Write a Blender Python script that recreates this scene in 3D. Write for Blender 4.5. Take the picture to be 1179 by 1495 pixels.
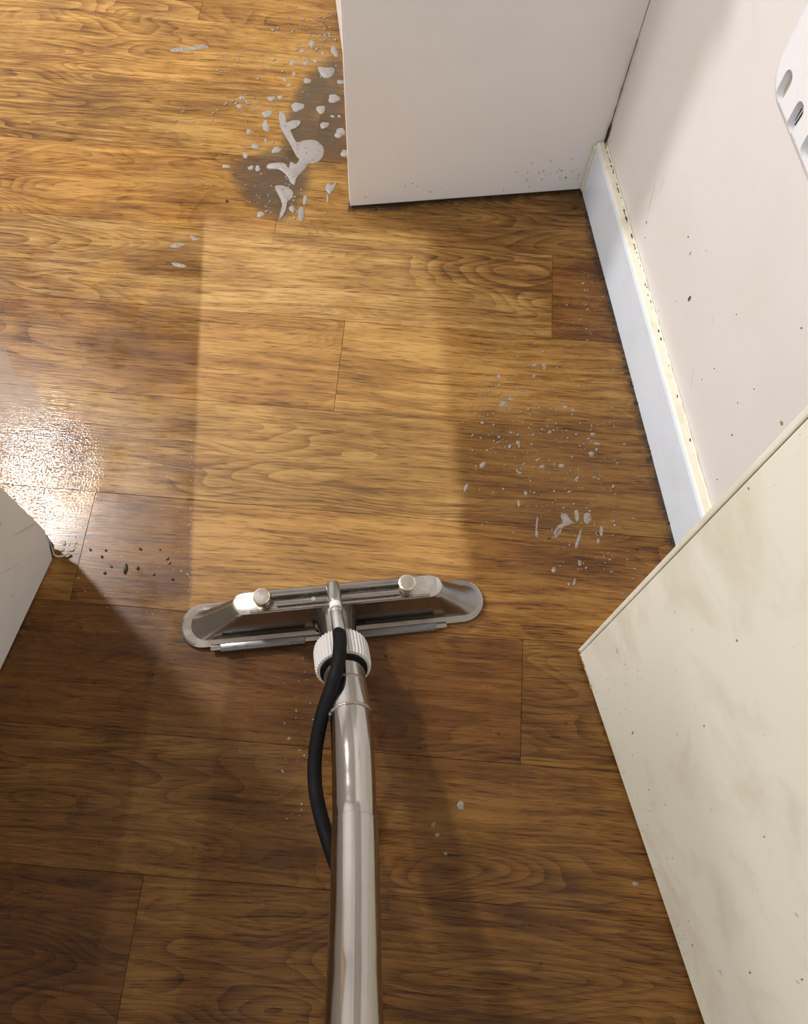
import bpy, bmesh, math, random
import numpy as np
from mathutils import Vector, Matrix

random.seed(7)
scene = bpy.context.scene
for o in list(bpy.data.objects):
    bpy.data.objects.remove(o)
COL = scene.collection

# ------------------------------------------------------------------ camera
H = 1.1                      # camera height in metres
FPX = 1209.428               # focal length in pixels of the 1179 x 1495 frame
R = np.array([[0.9966551462, -0.0815893332, 0.0046583524],
              [0.0769450816, 0.9176657476, -0.3898320537],
              [0.0275313268, 0.3888865598, 0.9208741878]])
cam_data = bpy.data.cameras.new('camera')
cam = bpy.data.objects.new('camera', cam_data)
COL.objects.link(cam)
M4 = Matrix([[*R[0], 0], [*R[1], 0], [*R[2], H], [0, 0, 0, 1]])
cam.matrix_world = M4
cam_data.sensor_fit = 'HORIZONTAL'
cam_data.sensor_width = 36.0
cam_data.lens = FPX / 1179 * 36.0
cam_data.clip_start = 0.02
scene.camera = cam

# ------------------------------------------------------------------ light and exposure
world = bpy.data.worlds.new('world')
scene.world = world
world.use_nodes = True
world.node_tree.nodes['Background'].inputs[0].default_value = (1.0, 0.97, 0.94, 1)
world.node_tree.nodes['Background'].inputs[1].default_value = 0.05
vs = scene.view_settings
vs.view_transform = 'Standard'
vs.look = 'None'
vs.gamma = 1.0
vs.use_curve_mapping = False
vs.exposure = 0.0


def ceiling_lamp(name, loc, power, size, color):
    l = bpy.data.lights.new(name, 'AREA')
    l.shape = 'DISK'
    l.size = size
    l.energy = power
    l.color = color
    o = bpy.data.objects.new(name, l)
    o.location = loc
    COL.objects.link(o)
    return o


ceiling_lamp('ceiling_lamp', (-1.72, 1.42, 2.37), 60, 0.18, (1.0, 0.985, 0.975))
ceiling_lamp('ceiling_lamp', (-2.50, 0.85, 2.37), 40, 0.4, (1.0, 0.985, 0.975))
ceiling_lamp('ceiling_lamp', (-1.35, -0.15, 2.37), 17, 0.25, (1.0, 0.985, 0.975))


# ------------------------------------------------------------------ pixel helpers
def ray(px, py):
    return R @ np.array([px - 589.5, -(py - 747.5), -FPX])


def at(px, py, z=0.0):
    d = ray(px, py)
    s = (z - H) / d[2]
    return Vector((d[0] * s, d[1] * s, z))


def on_plane(px, py, p0, n):
    d = ray(px, py)
    c = np.array([0, 0, H])
    s = ((np.array(p0) - c) @ np.array(n)) / (d @ np.array(n))
    return Vector(c + d * s)


# ------------------------------------------------------------------ object helpers
def link(name, mesh, mat=None, parent=None):
    o = bpy.data.objects.new(name, mesh)
    COL.objects.link(o)
    if mat is not None:
        mats = mat if isinstance(mat, (list, tuple)) else [mat]
        for m in mats:
            mesh.materials.append(m)
    if parent is not None:
        o.parent = parent
    return o


def from_bm(name, bm, mat=None, parent=None, smooth=False, angle=None):
    bmesh.ops.recalc_face_normals(bm, faces=bm.faces)
    me = bpy.data.meshes.new(name)
    if smooth:
        for f in bm.faces:
            f.smooth = True
        if angle is not None:
            for e in bm.edges:
                if len(e.link_faces) == 2 and e.calc_face_angle(0) > math.radians(angle):
                    e.smooth = False
    bm.to_mesh(me)
    bm.free()
    return link(name, me, mat, parent)


def tag(o, label=None, cat=None, group=None, kind=None):
    if label: o['label'] = label
    if cat: o['category'] = cat
    if group: o['group'] = group
    if kind: o['kind'] = kind
    return o


def empty(name, loc=(0, 0, 0)):
    o = bpy.data.objects.new(name, None)
    o.location = loc
    o.empty_display_size = 0.05
    COL.objects.link(o)
    return o


def box_bm(p0, ex, ey, sx, sy, z0, z1, bm=None):
    """box from corner p0 along unit vectors ex, ey (2D)"""
    bm = bm or bmesh.new()
    p0 = Vector((p0[0], p0[1], 0)); ex = Vector((ex[0], ex[1], 0)); ey = Vector((ey[0], ey[1], 0))
    v = []
    for z in (z0, z1):
        for a, b in ((0, 0), (sx, 0), (sx, sy), (0, sy)):
            q = p0 + ex * a + ey * b
            v.append(bm.verts.new((q.x, q.y, z)))
    for f in ((3, 2, 1, 0), (4, 5, 6, 7), (0, 1, 5, 4), (1, 2, 6, 5), (2, 3, 7, 6), (3, 0, 4, 7)):
        bm.faces.new([v[i] for i in f])
    return bm


def bevel(bm, w, seg=2, edges=None):
    bmesh.ops.bevel(bm, geom=edges or list(bm.edges), offset=w, segments=seg, affect='EDGES', profile=0.5)
    return bm


def smooth_path(pts, n):
    """Catmull-Rom through pts (Vectors or tuples of any length)"""
    P = [np.array(p, float) for p in pts]
    P = [2 * P[0] - P[1]] + P + [2 * P[-1] - P[-2]]
    out = []
    for i in range(1, len(P) - 2):
        a, b, c, d = P[i - 1], P[i], P[i + 1], P[i + 2]
        for k in range(n):
            t = k / n
            out.append(0.5 * ((2 * b) + (-a + c) * t + (2 * a - 5 * b + 4 * c - d) * t * t + (-a + 3 * b - 3 * c + d) * t ** 3))
    out.append(P[-2])
    return out


def sweep_bm(path, radii, seg=32, cap=True, bm=None, rib=None):
    """tube along path (list of 3-vectors), radius per point; rib(k) scales radius around"""
    bm = bm or bmesh.new()
    P = [Vector(p[:3]) for p in path]
    n = len(P)
    T = []
    for i in range(n):
        a = P[max(i - 1, 0)]; b = P[min(i + 1, n - 1)]
        t = (b - a)
        if t.length < 1e-9: t = T[-1].copy() if T else Vector((0, 0, 1))
        T.append(t.normalized())
    up = Vector((0, 0, 1)) if abs(T[0].z) < .9 else Vector((1, 0, 0))
    nx = T[0].cross(up).normalized()
    rings = []
    for i in range(n):
        nx = (nx - T[i] * nx.dot(T[i])).normalized()
        ny = T[i].cross(nx)
        r = radii[i] if hasattr(radii, '__len__') else radii
        ring = []
        for k in range(seg):
            a = 2 * math.pi * k / seg
            rr = r * (rib(k) if rib else 1)
            ring.append(bm.verts.new(P[i] + (nx * math.cos(a) + ny * math.sin(a)) * rr))
        rings.append(ring)
    for i in range(n - 1):
        for k in range(seg):
            bm.faces.new((rings[i][k], rings[i][(k + 1) % seg], rings[i + 1][(k + 1) % seg], rings[i + 1][k]))
    if cap:
        bm.faces.new(list(reversed(rings[0])))
        bm.faces.new(rings[-1])
    return bm


def disc_bm(outline, z0, z1, inset=0.0008, bm=None):
    """low dome: outline at z0, slightly inset ring at z1"""
    bm = bm or bmesh.new()
    c = sum((Vector((p[0], p[1], 0)) for p in outline), Vector()) / len(outline)
    lo = [bm.verts.new((p[0], p[1], z0)) for p in outline]
    hi = []
    for p in outline:
        d = c - Vector((p[0], p[1], 0))
        q = Vector((p[0], p[1], 0)) + d * min(0.3, inset / max(d.length, 1e-5))
        hi.append(bm.verts.new((q.x, q.y, z1)))
    n = len(outline)
    for i in range(n):
        bm.faces.new((lo[i], lo[(i + 1) % n], hi[(i + 1) % n], hi[i]))
    bm.faces.new(hi)
    bm.faces.new(list(reversed(lo)))
    return bm


# ------------------------------------------------------------------ materials
class NT:
    def __init__(self, name):
        self.m = bpy.data.materials.new(name)
        self.m.use_nodes = True
        self.t = self.m.node_tree
        self.b = self.t.nodes['Principled BSDF']

    def n(self, typ, ins=None, **kw):
        nd = self.t.nodes.new(typ)
        for k, v in kw.items(): setattr(nd, k, v)
        for k, v in (ins or {}).items(): self.set(nd, k, v)
        return nd

    def set(self, nd, k, v):
        s = nd.inputs[k]
        if hasattr(v, 'is_output') or isinstance(v, bpy.types.NodeSocket):
            self.t.links.new(v, s)
        else:
            s.default_value = v

    def pos(self):
        """position with x along the floor planks (the room itself is squared to the world axes)"""
        nd = self.n('ShaderNodeVectorRotate', {'Vector': self.n('ShaderNodeNewGeometry').outputs['Position'], 'Angle': math.radians(11.374)}, rotation_type='Z_AXIS')
        return nd.outputs[0]

    def math(self, op, a, b=None, c=None, clamp=False):
        nd = self.n('ShaderNodeMath', operation=op, use_clamp=clamp)
        for i, v in enumerate((a, b, c)):
            if v is not None: self.set(nd, i, v)
        return nd.outputs[0]

    def mapr(self, v, a, b, c=0.0, d=1.0, smooth=False):
        nd = self.n('ShaderNodeMapRange', interpolation_type='SMOOTHSTEP' if smooth else 'LINEAR', clamp=True)
        for k, x in (('Value', v), ('From Min', a), ('From Max', b), ('To Min', c), ('To Max', d)): self.set(nd, k, x)
        return nd.outputs[0]

    def noise(self, vec, scale, detail=2.0, rough=0.5, dist=0.0):
        nd = self.n('ShaderNodeTexNoise', {'Vector': vec, 'Scale': scale, 'Detail': detail, 'Roughness': rough, 'Distortion': dist})
        return nd.outputs['Fac']

    def mapping(self, vec, scale=(1, 1, 1), loc=(0, 0, 0)):
        nd = self.n('ShaderNodeMapping', {'Vector': vec, 'Scale': scale, 'Location': loc})
        return nd.outputs[0]

    def mix(self, fac, a, b, mode='MIX'):
        nd = self.n('ShaderNodeMix', data_type='RGBA', blend_type=mode)
        self.set(nd, 0, fac); self.set(nd, 6, a); self.set(nd, 7, b)
        return nd.outputs[2]

    def ramp(self, fac, stops):
        nd = self.n('ShaderNodeValToRGB', {'Fac': fac})
        el = nd.color_ramp.elements
        while len(el) < len(stops): el.new(0.5)
        for e, (p, c) in zip(el, stops):
            e.position = p; e.color = (*c, 1)
        return nd.outputs['Color']

    def out(self, **kw):
        for k, v in kw.items(): self.set(self.b, k.replace('_', ' '), v)
        return self.m


def c4(r, g, b): return (r, g, b, 1.0)


def paint(name, col, rough=0.45, stain=None, amount=0.25, scale=6.0, bump=0.02, speck=None):
    g = NT(name)
    pos = g.pos()
    base = c4(*col)
    color = base
    if stain:
        nz = g.noise(pos, scale, 5, 0.6, 0.4)
        f = g.mapr(nz, 0.48, 0.75, 0.0, amount)
        color = g.mix(f, base, c4(*stain))
    if speck:
        nz2 = g.noise(g.mapping(pos, (1, 1, 0.55)), 95, 2, 0.5)
        f2 = g.mapr(nz2, 0.71, 0.78, 0.0, 0.5)
        color = g.mix(f2, color, c4(*speck))
    fine = g.noise(pos, 220, 2)
    b = g.n('ShaderNodeBump', {'Strength': bump * 4, 'Distance': 0.001, 'Height': fine})
    return g.out(Base_Color=color, Roughness=rough, Normal=b.outputs[0])


def plain(name, col, rough=0.4, metallic=0.0, spec=0.5):
    g = NT(name)
    pos = g.pos()
    nz = g.noise(pos, 60, 3)
    r = g.mapr(nz, 0.3, 0.7, rough * 0.85, min(1, rough * 1.15))
    return g.out(Base_Color=c4(*col), Roughness=r, Metallic=metallic, Specular_IOR_Level=spec)


def steel(name, col, rough, smear=0.0):
    g = NT(name)
    pos = g.pos()
    nz = g.noise(pos, 45, 4, 0.6)
    r = g.mapr(nz, 0.35, 0.7, rough * 0.7, rough * 1.5)
    n2 = g.noise(pos, 22, 3, 0.55, 0.6)
    color = g.mix(g.mapr(n2, 0.45, 0.75, 0, smear), c4(*col), c4(col[0] * .72, col[1] * .66, col[2] * .58))
    n3 = g.noise(pos, 26, 1)
    b = g.n('ShaderNodeBump', {'Strength': 0.06, 'Distance': 0.003, 'Height': n3})
    return g.out(Base_Color=color, Roughness=r, Metallic=1.0, Normal=b.outputs[0])


M = {}
M['wall'] = paint('wall_paint', (0.775, 0.76, 0.75), 0.55, (0.68, 0.63, 0.56), 0.30, 5.0, 0.03)
M['ceiling'] = paint('ceiling_paint', (0.86, 0.85, 0.84), 0.7)
M['skirting'] = paint('skirting_gloss', (0.79, 0.88, 0.985), 0.25, (0.62, 0.63, 0.62), 0.25, 14.0, 0.01)
M['skirting_top'] = paint('skirting_yellowed', (0.86, 0.82, 0.68), 0.35, (0.55, 0.44, 0.28), 0.5, 40.0)
M['panel'] = paint('laminate_white', (0.89, 0.895, 0.90), 0.35, (0.78, 0.77, 0.76), 0.35, 4.0, 0.01)
M['panel_edge'] = paint('laminate_edge', (0.86, 0.86, 0.85), 0.3)
M['door'] = paint('door_cream', (0.86, 0.845, 0.725), 0.42, (0.50, 0.42, 0.27), 0.45, 9.0, 0.03, speck=(0.36, 0.28, 0.16))
M['board'] = paint('board_white', (0.80, 0.785, 0.76), 0.45, (0.66, 0.635, 0.60), 0.35, 10.0, 0.02, speck=(0.35, 0.3, 0.25))
M['core'] = paint('chipboard_core', (0.085, 0.050, 0.022), 0.9, (0.05, 0.03, 0.015), 0.8, 60, 0.2)
M['torn'] = paint('torn_laminate', (0.52, 0.47, 0.40), 0.6, (0.3, 0.24, 0.18), 0.5, 60)
M['grime'] = paint('grime', (0.030, 0.022, 0.014), 0.6, (0.09, 0.06, 0.03), 0.6, 80)
M['scuff'] = plain('scuff_dark', (0.10, 0.085, 0.07), 0.7)
M['scuff_soft'] = plain('scuff_soft', (0.72, 0.68, 0.60), 0.7)
M['dust_speck'] = plain('dust_speck', (0.42, 0.38, 0.33), 0.8)
M['steel'] = steel('stainless_steel', (0.42, 0.40, 0.375), 0.20, 0.15)
M['steel_tube'] = steel('brushed_tube_steel', (0.50, 0.48, 0.455), 0.13, 0.12)
M['steel_bright'] = steel('polished_plate_steel', (0.62, 0.60, 0.57), 0.24, 0.2)
M['zinc'] = steel('zinc_crimp', (0.66, 0.70, 0.70), 0.3)
M['brass'] = steel('nickel_knob', (0.78, 0.72, 0.58), 0.2, 0.5)
M['rail'] = steel('dark_rail_steel', (0.20, 0.20, 0.20), 0.35)
M['weld'] = steel('weld_steel', (0.45, 0.42, 0.38), 0.35, 0.8)
M['hose'] = plain('black_rubber', (0.003, 0.003, 0.0035), 0.7, 0.0, 0.25)
M['black'] = plain('black_plastic', (0.015, 0.015, 0.015), 0.5)
M['nut'] = plain('white_plastic_nut', (0.72, 0.70, 0.68), 0.45)
M['sleeve'] = plain('white_fitting', (0.80, 0.80, 0.78), 0.35)
M['plastic'] = plain('white_plastic', (0.83, 0.85, 0.89), 0.3)
M['label_red'] = plain('print_red', (0.45, 0.02, 0.04), 0.5)
M['label_white'] = plain('print_white', (0.78, 0.79, 0.82), 0.5)
M['label_black'] = plain('print_black', (0.02, 0.02, 0.022), 0.5)
M['crumb'] = plain('dirt_crumb', (0.035, 0.024, 0.016), 0.4)
M['crumb_wet'] = plain('wet_grit', (0.20, 0.14, 0.09), 0.15)


def foam_mat():
    g = NT('soap_foam')
    pos = g.pos()
    nz = g.noise(pos, 170, 3, 0.6)
    col = g.ramp(nz, [(0.30, (0.12, 0.10, 0.08)), (0.40, (0.27, 0.245, 0.225)), (0.7, (0.30, 0.275, 0.255))])
    b = g.n('ShaderNodeBump', {'Strength': 0.3, 'Distance': 0.001, 'Height': nz})
    return g.out(Base_Color=col, Roughness=0.5, Normal=b.outputs[0])


def thin_foam_mat():
    g = NT('thin_soap_foam')
    pos = g.pos()
    nz = g.noise(pos, 140, 3, 0.6)
    al = g.mapr(nz, 0.35, 0.65, 0.22, 0.62)
    return g.out(Base_Color=c4(0.42, 0.37, 0.32), Roughness=0.5, Alpha=al)


def film_mat(name, col, a0, a1, rough):
    """thin soapy water film; the mesh attribute 'film' thins it towards its rim"""
    g = NT(name)
    at_ = g.n('ShaderNodeAttribute', attribute_name='film').outputs['Fac']
    pos = g.pos()
    nz = g.noise(pos, 26, 4, 0.6)
    al = g.math('MULTIPLY', at_, g.mapr(nz, 0.3, 0.7, a0, a1), clamp=True)
    return g.out(Base_Color=c4(*col), Roughness=rough, Alpha=al)


M['foam'] = foam_mat()
M['thin_foam'] = thin_foam_mat()
M['film_grey'] = film_mat('soapy_water_film', (0.11, 0.080, 0.053), 0.45, 0.80, 0.10)
M['film_pale'] = film_mat('pale_soap_film', (0.45, 0.37, 0.31), 0.25, 0.42, 0.10)


PC_X = at(508, 304).x


def floor_mat():
    g = NT('oak_vinyl')
    info = g.n('ShaderNodeObjectInfo')
    tc = g.n('ShaderNodeTexCoord').outputs['Object']
    pos = g.pos()
    rnd = g.math('MULTIPLY', info.outputs['Random'], 91.7)
    off = g.n('ShaderNodeCombineXYZ', {'X': rnd, 'Y': g.math('MULTIPLY', info.outputs['Random'], 37.3), 'Z': rnd}).outputs[0]
    v = g.n('ShaderNodeVectorMath', operation='ADD')
    g.set(v, 0, tc); g.set(v, 1, off)
    v = v.outputs[0]
    # slow wander of the fibres
    wob = g.noise(g.mapping(v, (2.2, 5.0, 1)), 1.0, 2)
    sep = g.n('ShaderNodeSeparateXYZ', {'Vector': v})
    yw = g.math('ADD', sep.outputs['Y'], g.math('MULTIPLY', g.math('SUBTRACT', wob, 0.5), 0.035))
    vw = g.n('ShaderNodeCombineXYZ', {'X': sep.outputs['X'], 'Y': yw, 'Z': sep.outputs['Z']}).outputs[0]
    # cathedral figure: contour lines of a long soft field
    field = g.noise(g.mapping(vw, (2.6, 11.0, 1)), 1.0, 1.5, 0.4, 0.25)
    ringv = g.math('FRACT', g.math('MULTIPLY', field, 30.0))
    ring = g.math('POWER', ringv, 2.2)
    figure_mask = g.mapr(g.noise(g.mapping(v, (1.6, 5.0, 1)), 1.0, 1), 0.42, 0.62, 0.15, 1.0)
    # fibres and pores
    fib = g.noise(g.mapping(vw, (16, 480, 1)), 1.0, 3, 0.65)
    fib2 = g.noise(g.mapping(vw, (5.0, 110, 1)), 1.0, 3, 0.6)
    pore = g.mapr(g.noise(g.mapping(vw, (34, 700, 1)), 1.0, 1.5, 0.5), 0.58, 0.68)
    pore2 = g.mapr(g.noise(g.mapping(vw, (13, 260, 1), (3, 7, 1)), 1.0, 2, 0.6), 0.60, 0.70)
    blotch = g.noise(g.mapping(v, (5.5, 17, 1)), 1.0, 4, 0.6)
    t = g.math('MULTIPLY', fib2, 0.62)
    t = g.math('ADD', t, g.math('MULTIPLY', fib, 0.50))
    t = g.math('ADD', t, g.math('MULTIPLY', blotch, 0.62))
    t = g.math('SUBTRACT', t, g.math('MULTIPLY', g.math('MULTIPLY', ring, figure_mask), 0.20))
    t = g.math('SUBTRACT', t, g.math('MULTIPLY', pore, 0.24))
    t = g.math('SUBTRACT', t, g.math('MULTIPLY', pore2, 0.20))
    t = g.mapr(t, 0.43, 0.97)
    wood = g.ramp(t, [(0.0, (0.045, 0.017, 0.005)), (0.28, (0.122, 0.050, 0.009)), (0.52, (0.220, 0.101, 0.020)),
                      (0.75, (0.325, 0.168, 0.038)), (1.0, (0.45, 0.262, 0.075))])
    # knots
    vor = g.n('ShaderNodeTexVoronoi', {'Vector': g.mapping(v, (3.0, 7.5, 1)), 'Scale': 1.0, 'Randomness': 1.0})
    kn = g.mapr(g.math('ADD', vor.outputs['Distance'], g.math('MULTIPLY', g.noise(v, 30, 2), 0.06)), 0.06, 0.15, 0.75, 0.0)
    pick = g.math('GREATER_THAN', g.n('ShaderNodeSeparateColor', {'Color': vor.outputs['Color']}).outputs[0], 0.62)
    wood = g.mix(g.math('MULTIPLY', kn, pick), wood, c4(0.07, 0.028, 0.009))
    wood = g.mix(1.0, wood, info.outputs['Color'], 'MULTIPLY')

    # ---- the strip already cleaned by the wand (drier, paler); the rest is wet with dirt in it
    sp = g.n('ShaderNodeSeparateXYZ', {'Vector': pos})
    X, Y = sp.outputs['X'], sp.outputs['Y']
    wav = g.math('MULTIPLY', g.math('SUBTRACT', g.noise(pos, 14, 3), 0.5), 0.03)
    a, b = at(296, 340), at(276, 880)
    kL = (b.x - a.x) / (b.y - a.y)
    xl = g.math('ADD', g.math('MULTIPLY', g.math('SUBTRACT', Y, a.y), kL), a.x)
    xl = g.math('ADD', xl, g.math('MULTIPLY', wav, 0.25))
    a, b = at(632, 360), at(688, 840)
    kR = (b.x - a.x) / (b.y - a.y)
    xr = g.math('ADD', g.math('ADD', g.math('MULTIPLY', g.math('SUBTRACT', Y, a.y), kR), a.x), wav)
    inl = g.mapr(g.math('SUBTRACT', X, xl), -0.003, 0.006, smooth=True)
    inr = g.mapr(g.math('SUBTRACT', xr, X), -0.012, 0.022, smooth=True)
    ytop = at(460, 335).y
    iny = g.mapr(g.math('SUBTRACT', g.math('ADD', g.math('MULTIPLY', wav, 0.5), ytop + 0.01), Y), -0.01, 0.02, smooth=True)
    yb = at(460, 905).y
    inb = g.mapr(g.math('SUBTRACT', Y, yb - 0.01), -0.01, 0.02, smooth=True)
    strip = g.math('MULTIPLY', g.math('MULTIPLY', inl, inr), g.math('MULTIPLY', iny, inb))
    # earlier, half-dried strokes at the near side
    s2 = g.mapr(X, at(222, 1000).x - 0.006, at(222, 1000).x + 0.008, smooth=True)
    s3 = g.mapr(X, at(306, 1150).x - 0.006, at(306, 1150).x + 0.008, 1.0, 0.0, smooth=True)
    s4 = g.mapr(Y, at(300, 900).y - 0.02, at(300, 900).y, 1.0, 0.0, smooth=True)
    old = g.math('MULTIPLY', g.math('MULTIPLY', s2, s3), s4)
    # dirty water lying in patches
    dirt = g.mapr(g.noise(pos, 7.0, 4, 0.6, 0.3), 0.40, 0.66)
    dirt = g.math('MULTIPLY', dirt, g.math('SUBTRACT', 1.0, strip))
    # standing wet patches, a drier far corner, and near-side shade painted as darker planks
    soak_shade = g.mapr(Y, at(400, 900).y - 0.05, at(400, 900).y + 0.03, 0.98, 0.45, smooth=True)
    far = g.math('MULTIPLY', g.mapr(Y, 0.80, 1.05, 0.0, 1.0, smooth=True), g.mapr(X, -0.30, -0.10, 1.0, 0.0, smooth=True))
    soak_shade = g.math('SUBTRACT', soak_shade, g.math('MULTIPLY', far, 0.34))
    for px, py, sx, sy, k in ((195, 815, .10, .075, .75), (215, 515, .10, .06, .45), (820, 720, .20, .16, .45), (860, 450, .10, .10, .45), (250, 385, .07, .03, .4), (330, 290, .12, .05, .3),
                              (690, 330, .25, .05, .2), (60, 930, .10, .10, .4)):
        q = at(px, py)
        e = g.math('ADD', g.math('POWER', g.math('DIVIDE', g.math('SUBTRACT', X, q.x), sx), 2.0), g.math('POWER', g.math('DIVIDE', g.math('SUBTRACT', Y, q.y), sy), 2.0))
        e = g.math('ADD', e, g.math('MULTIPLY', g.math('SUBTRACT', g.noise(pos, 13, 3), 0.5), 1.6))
        soak_shade = g.math('ADD', soak_shade, g.mapr(e, 0.35, 1.5, k, 0.0, smooth=True))
    soak_shade = g.math('MINIMUM', soak_shade, 1.15)
    wet_shade_col = g.mix(1.0, wood, c4(0.46, 0.38, 0.28), 'MULTIPLY')
    wet = g.mix(soak_shade, wood, wet_shade_col)
    wet = g.mix(g.math('MULTIPLY', dirt, 0.30), wet, c4(0.070, 0.034, 0.013))
    dry = g.mix(0.10, wood, c4(0.46, 0.32, 0.16))
    col = g.mix(strip, wet, dry)
    col = g.mix(g.math('MULTIPLY', old, 0.22), col, dry)
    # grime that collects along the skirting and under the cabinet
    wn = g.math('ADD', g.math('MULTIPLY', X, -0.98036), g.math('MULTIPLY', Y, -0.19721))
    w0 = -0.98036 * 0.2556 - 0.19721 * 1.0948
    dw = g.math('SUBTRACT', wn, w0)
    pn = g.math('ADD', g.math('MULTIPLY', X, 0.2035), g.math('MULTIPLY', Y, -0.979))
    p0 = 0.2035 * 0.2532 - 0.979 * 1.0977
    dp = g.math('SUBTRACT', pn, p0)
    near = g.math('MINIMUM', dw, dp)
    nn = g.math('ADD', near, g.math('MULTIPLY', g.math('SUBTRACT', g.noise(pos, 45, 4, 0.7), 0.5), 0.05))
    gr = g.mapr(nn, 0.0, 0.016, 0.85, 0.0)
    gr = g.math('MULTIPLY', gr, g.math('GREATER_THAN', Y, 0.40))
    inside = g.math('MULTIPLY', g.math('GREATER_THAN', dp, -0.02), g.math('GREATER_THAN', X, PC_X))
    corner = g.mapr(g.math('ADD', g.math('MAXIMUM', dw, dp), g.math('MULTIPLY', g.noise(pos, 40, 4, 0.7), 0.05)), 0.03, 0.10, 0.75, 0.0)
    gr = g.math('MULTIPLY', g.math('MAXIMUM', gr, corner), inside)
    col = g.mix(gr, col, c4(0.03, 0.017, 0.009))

    # gloss: wet areas mirror the room, the cleaned strip is duller
    rn = g.noise(pos, 18, 4, 0.6)
    rough_wet = g.mapr(rn, 0.3, 0.7, 0.20, 0.42)
    rough_dry = g.mapr(rn, 0.3, 0.7, 0.42, 0.55)
    rgh = g.n('ShaderNodeMix', data_type='FLOAT')
    g.set(rgh, 0, strip); g.set(rgh, 2, rough_wet); g.set(rgh, 3, rough_dry)
    gc = at(38, 690)
    gd = g.math('ADD', g.math('POWER', g.math('SUBTRACT', X, gc.x), 2.0), g.math('POWER', g.math('SUBTRACT', Y, gc.y), 2.0))
    rough_all = g.math('MULTIPLY', rgh.outputs[0], g.mapr(gd, 0.004, 0.03, 0.30, 1.0))
    # relief: embossed pores plus, outside the strip, fine beads of water
    beads = g.mapr(g.noise(pos, 330, 1.5, 0.5), 0.47, 0.72)
    bead_mask = g.math('MULTIPLY', g.mapr(gd, 0.001, 0.014, 1.0, 0.03), g.math('SUBTRACT', 1.0, strip))
    hgt = g.math('ADD', g.math('MULTIPLY', fib, 0.35), g.math('MULTIPLY', g.math('MULTIPLY', beads, bead_mask), 0.52))
    bp = g.n('ShaderNodeBump', {'Strength': 0.35, 'Distance': 0.0012, 'Height': hgt})
    return g.out(Base_Color=col, Roughness=rough_all, Normal=bp.outputs[0], Specular_IOR_Level=0.34)


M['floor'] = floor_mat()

# ------------------------------------------------------------------ room shell
DW = Vector((-0.19721, 0.98036, 0))          # along the right-hand wall, away from the viewer
NW = Vector((-0.98036, -0.19721, 0))         # out of that wall into the room
A = Vector((0.2556, 1.0948, 0))              # foot of the skirting beside the cabinet
SK_T, SK_H = 0.016, 0.108
W0 = A - NW * SK_T                           # wall face passes through here


def wp(al, out, z=0.0):
    """point in wall coordinates: along the wall (from A, away), out from the skirting face line, height"""
    q = A + DW * al + NW * out
    return Vector((q.x, q.y, z))


CEIL = 2.4
p = wp(-2.2, 3.6)
fl = from_bm('floor', box_bm(p, DW, -NW, 4.6, 3.6 + 0.6, -0.06, -0.0045), M['core'])
tag(fl, 'wet oak-look vinyl plank floor being cleaned', 'floor', kind='structure')
p = wp(-2.2, 3.6)
tag(from_bm('ceiling', box_bm(p, DW, -NW, 4.6, 4.2, CEIL, CEIL + 0.05), M['ceiling']), kind='structure')
p = wp(-2.2, -SK_T)
wall_right = from_bm('wall_right', box_bm(p, DW, -NW, 4.6, 0.1, 0.0, CEIL), M['wall'])
tag(wall_right, 'scuffed cream painted wall above the skirting', 'wall', kind='structure')
p = wp(-2.2, 3.6)
tag(from_bm('wall_left', box_bm(p, DW, NW, 4.6, 0.1, 0.0, CEIL), M['wall']), kind='structure')
p = wp(2.4, 3.6)
tag(from_bm('wall_back', box_bm(p, -NW, DW, 3.6, 0.1, 0.0, CEIL), M['wall']), kind='structure')
p = wp(-2.2, 3.6)
tag(from_bm('wall_front', box_bm(p, -NW, -DW, 3.6, 0.1, 0.0, CEIL), M['wall']), kind='structure')

# skirting board: white front, yellowed rounded top
bm = bmesh.new()
prof = [(0.0, 0.0), (0.0, SK_H - 0.007), (-0.0015, SK_H - 0.002), (-0.004, SK_H), (-0.0125, SK_H + 0.0005), (-SK_T, SK_H - 0.001), (-SK_T, 0.0)]
ring = []
for al in (-0.0006, -2.1):
    ring.append([bm.verts.new(wp(al, o_, z)) for o_, z in prof])
n = len(prof)
for i in range(n):
    f = bm.faces.new((ring[0][i], ring[0][(i + 1) % n], ring[1][(i + 1) % n], ring[1][i]))
    if i in (2, 3, 4): f.material_index = 1
bm.faces.new(ring[0]); bm.faces.new(list(reversed(ring[1])))
base = from_bm('baseboard_right', bm, [M['skirting'], M['skirting_top']])
tag(base, 'white gloss skirting board with a yellowed top edge', 'skirting board', kind='structure')
# old filler bead between skirting and wall, lumpy
bm = bmesh.new()
pts = []; rad = []
for i in range(120):
    al = -0.004 - i * 0.0068
    pts.append(wp(al, -SK_T + 0.0016, SK_H + 0.0002 + random.uniform(-0.0004, 0.0009)))
    rad.append(max(0.0008, 0.0018 + random.uniform(-0.0007, 0.0008) + (0.0022 if random.random() < 0.06 else 0)))
from_bm('filler_bead', sweep_bm(pts, rad, 8), M['skirting_top'], base, smooth=True)
bm = bmesh.new()
for i in range(60):
    al = -abs(random.gauss(0, 0.20)) - 0.003
    c = wp(al, -SK_T + 0.0035 + random.uniform(-0.001, 0.001), SK_H + 0.0008)
    m = Matrix.Translation(c) @ Matrix.Diagonal((random.uniform(.0006, .0014), random.uniform(.0012, .004), .0006, 1))
    bmesh.ops.create_icosphere(bm, subdivisions=1, radius=1, matrix=m)
tag(from_bm('dirt_in_crack', bm, M['core'], base), kind='stuff')

# ------------------------------------------------------------------ floor planks
WROW = 0.1646006
ROW0 = 1.4454                                 # far edge of row 0


def J(px, py): return at(px, py).x


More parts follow.
